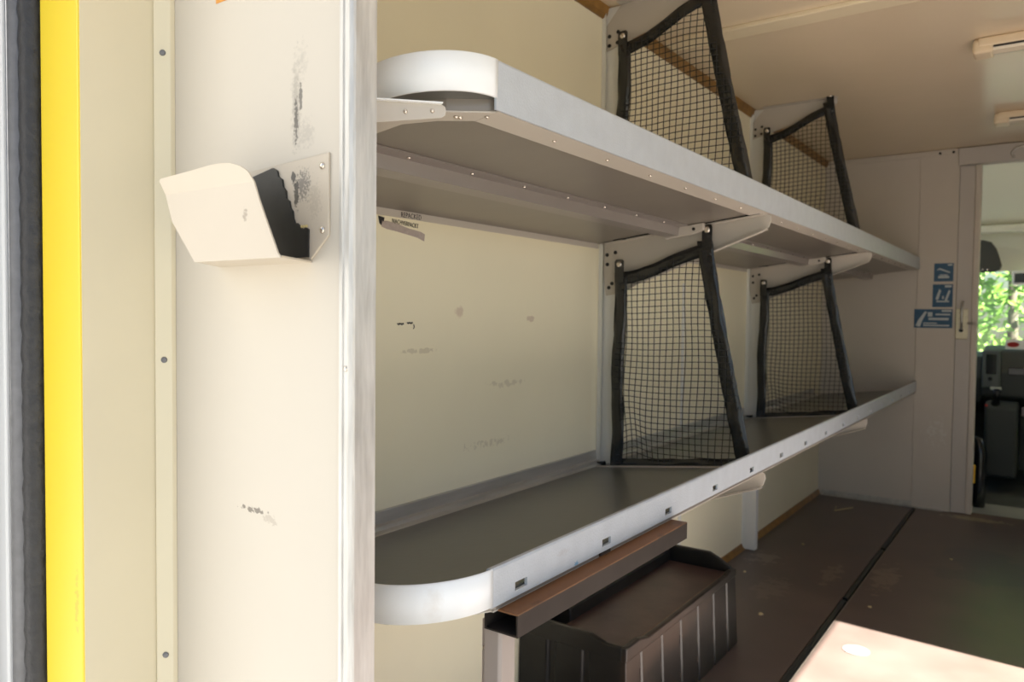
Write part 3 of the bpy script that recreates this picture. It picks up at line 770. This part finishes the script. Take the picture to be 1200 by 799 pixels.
sticker(-.622, -.440, .982, 1.083, 'wide blue notice with white hand figure, lowest of the three', [R_(.72, .86, .97, .96), [(.04, .10), (.16, .06), (.22, .40), (.34, .86), (.28, .88), (.17, .58), (.10, .40)], R_(.36, .60, .48, .84), R_(.56, .68, .94, .76), R_(.38, .42, .90, .54), R_(.24, .22, .60, .28), R_(.24, .10, .92, .17)], y=yf-.001)

# ================================================================== CEILING LAMPS, CABLE
def lamp(y, label):
    t = thing('ceiling_lamp', label, 'lamp', (.05, y, ZC-.04), 'tube lamps on the ceiling')
    bm = nb(); box(bm, -.225, .55, y-.042, y+.042, ZC-.030, ZC-.001); obj('housing', bm, 'lamp', t, bev=.006, seg=3)
    bm = nb(); prism(bm, [(y-.034, ZC-.030), (y-.028, ZC-.043), (y, ZC-.048), (y+.028, ZC-.043), (y+.034, ZC-.030)], 'x', -.185, .51); obj('diffuser', bm, 'lens', t)
    bm = nb(); box(bm, -.240, -.183, y-.040, y+.040, ZC-.050, ZC-.004); obj('end_cap', bm, 'lamp', t, bev=.010, seg=4)
    bm = nb(); box(bm, -.183, .51, y-.0385, y-.036, ZC-.036, ZC-.030); obj('rim_line', bm, 'hole', t)
    return t
l1 = lamp(2.90, 'cream tube lamp on the ceiling nearer the camera, at the right frame edge')
l2 = dup(l1, (0, 1.06, 0), 'cream tube lamp on the ceiling nearer the bulkhead, smaller in view')
bm = nb(); tube(bm, [(-.19, YB-.03, 1.85), (-.20, YB-.03, 1.875), (-.185, YB-.03, 1.895), (-.15, YB-.03, 1.905), (-.08, YB-.03, 1.905)], .006, 8)
tag(obj('cable', bm, 'rail', smooth=True), 'short bent cable end above the doorway at the right frame edge', 'cable')

# ================================================================== CAB
d = thing('dashboard', 'dark grey van dashboard seen through the bulkhead doorway', 'dashboard', (0, 6.0, .0))
bm = nb(); prism(bm, [(5.62, .55), (5.60, .70), (5.66, .84), (5.80, .865), (6.55, .80), (6.55, .35), (5.95, .40)], 'x', -.365, .95); obj('console', bm, 'dash', d, bev=.02, seg=3)
bm = nb(); prism(bm, [(5.70, .50), (5.66, .66), (5.74, .79), (5.86, .815), (6.55, .79), (6.55, .35), (6.0, .40)], 'x', -.95, -.36); obj('side_console', bm, 'dash', d, bev=.02, seg=3)
bm = nb(); box(bm, -.362, -.262, 5.584, 5.63, .60, .84); sp_ = obj('centre_bezel', bm, 'dashmid', d, bev=.012, seg=3)
bm = nb(); box(bm, -.340, -.285, 5.578, 5.60, .690, .815); obj('air_vent', bm, 'gloss', sp_, bev=.003)
bm = nb(); cyl(bm, (-.315, 5.577, .66), 'y', .012, .02, 12); obj('button', bm, 'gloss', sp_)
bm = nb(); box(bm, -.225, .12, 5.590, 5.66, .690, .735); obj('radio_slot', bm, 'gloss', d, bev=.004)
bm = nb(); box(bm, -.315, -.255, 5.566, 5.60, .592, .612); obj('chrome_switch', bm, 'step', d, bev=.004)
bm = nb(); prism(bm, [(5.50, .06), (5.46, .50), (5.52, .53), (5.95, .50), (6.0, .06)], 'x', -.335, -.160); g = obj('gear_console', bm, 'dash', d, bev=.02, seg=3)
bm = nb(); tube(bm, [(-.28, 5.50, .50), (-.275, 5.46, .56), (-.27, 5.44, .60)], [.03, .014, .022], 12); obj('gear_lever', bm, 'gloss', g, smooth=True)
bm = nb(); dome(bm, (-.325, 5.462, .505), (0, -1, 0), .008, .008); obj('warning_light', bm, 'red', g, smooth=True)
bm = nb(); box(bm, -.150, .10, 5.57, 5.62, .44, .50); obj('storage_slot', bm, 'gloss', d, bev=.004)
n_ = thing('dash_card', 'white card with red and blue oval lying on the dashboard top', 'card', (-.15, 5.72, .87))
bm = nb(); prism(bm, [(5.655, .848), (5.657, .848), (5.672, .905), (5.670, .905)], 'x', -.245, .02); obj('card', bm, 'white', n_)
bm = nb()
q = [(-.205+.032*math.cos(a), 5.659+.0038*math.sin(a), .876+.016*math.sin(a)) for a in [k*2*PI/20 for k in range(20)]]
bm.faces.new([bm.verts.new(v) for v in q]); bmesh.ops.solidify(bm, geom=bm.faces[:], thickness=.001); obj('oval_logo', bm, 'red', n_)
v = thing('sun_visor', 'dark rounded visor hanging at the top left of the windscreen', 'visor', (-.45, 5.95, 1.32))
bm = nb(); pts = [(-.72, 1.345), (-.330, 1.345), (-.300, 1.36), (-.292, 1.39), (-.305, 1.44), (-.325, 1.50), (-.355, 1.545), (-.40, 1.56), (-.72, 1.56)]
prism(bm, pts, 'y', 5.95, 5.985); obj('flap', bm, 'visor', v, bev=.010, seg=3)
for x in (-.400, -.372):
    bm = nb(); dome(bm, (x, 5.951, 1.362), (0, -1, 0), .007, .005); obj('clip', bm, 'rivet', v, smooth=True)
bm = nb(); tube(bm, [(-.62, 5.97, 1.55), (-.62, 5.99, 1.62)], .006, 8); obj('pivot', bm, 'black', v)
r = thing('interior_mirror', 'pale-edged mirror box at the top of the windscreen', 'mirror', (-.15, 6.0, 1.28))
bm = nb(); box(bm, -.235, .02, 5.99, 6.03, 1.262, 1.352); obj('housing', bm, 'white', r, bev=.006)
bm = nb(); box(bm, -.222, .01, 5.985, 5.995, 1.275, 1.335); obj('face', bm, 'gloss', r, bev=.002)
bm = nb(); tube(bm, [(-.10, 6.02, 1.34), (-.10, 6.12, 1.40)], .008, 8); obj('stem', bm, 'black', r)
s = thing('seat', 'black cab seat base with amber tag just inside the doorway', 'seat', (-.6, 5.1, -.04))
bm = nb(); prism(bm, [(4.86, -.038), (4.84, .26), (4.90, .33), (5.32, .33), (5.38, .28), (5.34, -.038)], 'x', -.95, -.352); obj('pedestal', bm, 'black', s, bev=.02, seg=3)
bm = nb(); tube(bm, [(-.318, 4.98, -.038), (-.318, 4.98, .05), (-.315, 4.98, .28), (-.33, 4.99, .34), (-.40, 5.0, .36)], [.030, .032, .031, .030, .028], 14); obj('side_bolster', bm, 'gloss', s, smooth=True)
bm = nb(); prism(bm, [(4.88, .31), (4.88, .40), (4.95, .45), (5.35, .46), (5.42, .40), (5.42, .31)], 'x', -.94, -.42); obj('cushion', bm, 'black', s, bev=.03, seg=3)
bm = nb(); box(bm, -.372, -.330, 4.848, 4.860, .13, .23); obj('tag', bm, 'tag', s, bev=.002)

# ================================================================== OUTSIDE
def bush(x, y, r, h, label, seed):
    random.seed(seed)
    t = thing('tree', label, 'tree', (x, y, -.7), 'sunlit trees beyond the windscreen')
    bm = nb(); tube(bm, [(x, y, -.7), (x+.05, y, .0), (x, y+.05, h*.6)], [.10, .08, .04], 10); obj('trunk', bm, 'bark', t, smooth=True)
    bm = nb()
    for i in range(3400):
        a = random.uniform(0, 2*PI); ph = math.acos(random.uniform(-1, 1)); rr = r*(random.uniform(.55, 1)**.5)
        lob = 1+.18*math.sin(3*a+seed)*math.sin(4*ph)
        c = Vector((x+rr*lob*math.sin(ph)*math.cos(a), y+rr*lob*math.sin(ph)*math.sin(a)*.8, h*.5-.2+rr*lob*math.cos(ph)*h/(2*r)))
        if c.z < -.65: continue
        u = Vector((random.gauss(0, 1), random.gauss(0, 1), random.gauss(0, .6))).normalized(); v = u.orthogonal().normalized()*random.uniform(.03, .055); u *= random.uniform(.06, .10)
        w = u.cross(v).normalized()*.012
        bm.faces.new([bm.verts.new(p_) for p_ in (c-u, c-v+w, c+u, c+v+w)])
    obj('foliage', bm, 'leaf', t)
    bm = nb()
    for i in range(26):
        a = random.uniform(PI, 2*PI); z = random.uniform(.2, 1.2); c = Vector((x+r*.95*math.cos(a)*.9, y+r*.8*math.sin(a), z))
        dome(bm, c, (0, -1, 0), .045, .04, 6)
    obj('blossom', bm, 'flower', t)
bush(-1.75, 9.6, 1.2, 3.2, 'leafy sunlit tree at the left beyond the windscreen', 1)
bush(1.0, 9.6, 1.2, 3.4, 'leafy sunlit tree at the right beyond the windscreen', 2)
bush(-.5, 12.6, 1.6, 4.2, 'taller leafy tree behind the other two beyond the windscreen', 3)
bm = nb(); box(bm, 2.9, 3.1, .3, 7.0, -.70, .75); struct('wall_light_block', bm, 'bark')  # unseen low wall, added to cut sky light entering by the side doorway
bm = nb(); box(bm, -30, 30, -20, 40, -.75, -.70); struct('ground', bm, 'ground')

# ================================================================== LIGHT
w = bpy.data.worlds.new('sky'); S.world = w; w.use_nodes = True
nt = w.node_tree; nt.nodes.clear()
o = nt.nodes.new('ShaderNodeOutputWorld'); bg = nt.nodes.new('ShaderNodeBackground'); sk = nt.nodes.new('ShaderNodeTexSky')
sk.sky_type = 'NISHITA'; sk.sun_disc = False; sk.sun_elevation = math.radians(46); sk.sun_rotation = math.radians(94)
sk.air_density = 1.0; sk.dust_density = 1.0; sk.ozone_density = .6
bg.inputs['Strength'].default_value = .152
nt.links.new(sk.outputs[0], bg.inputs[0]); nt.links.new(bg.outputs[0], o.inputs[0])
sd = Vector((1.0, -.07, 1.04)).normalized()
L = bpy.data.lights.new('sun', 'SUN'); L.energy = 42.0; L.angle = math.radians(.53); L.color = (1, .95, .87)
so = bpy.data.objects.new('sun', L); COL.objects.link(so); so.rotation_euler = sd.to_track_quat('Z', 'Y').to_euler(); so.location = (5, 0, 6)

# ================================================================== CAMERA
yaw, pitch, roll, f = 6.20708278e-01, 3.49374452e-02, 1.07265555e-02, 888.1
cy, sy = math.cos(yaw), math.sin(yaw); cp, sp = math.cos(pitch), math.sin(pitch); cr, sr = math.cos(roll), math.sin(roll)
fw = Vector((-sy*cp, cy*cp, -sp)); rt = Vector((cy, sy, 0)); upv = rt.cross(fw)
r_ = rt*cr+upv*sr; u_ = -rt*sr+upv*cr
cam = bpy.data.cameras.new('camera'); co = bpy.data.objects.new('camera', cam); COL.objects.link(co)
mw = Matrix.Identity(4)
for i in range(3):
    mw[i][0] = r_[i]; mw[i][1] = u_[i]; mw[i][2] = -fw[i]
mw[0][3], mw[1][3], mw[2][3] = 0, 0, 1.03
co.matrix_world = mw
cam.sensor_width = 36; cam.sensor_fit = 'HORIZONTAL'; cam.lens = f/1200*36; cam.clip_start = .02
cam.dof.use_dof = True; cam.dof.focus_distance = 1.15; cam.dof.aperture_fstop = 6.3
S.camera = co
S.view_settings.view_transform = 'Standard'; S.view_settings.look = 'None'; S.view_settings.gamma = 1
S.view_settings.use_curve_mapping = False
S.view_settings.exposure = 0.32
S.cycles.max_bounces = 12; S.cycles.diffuse_bounces = 8
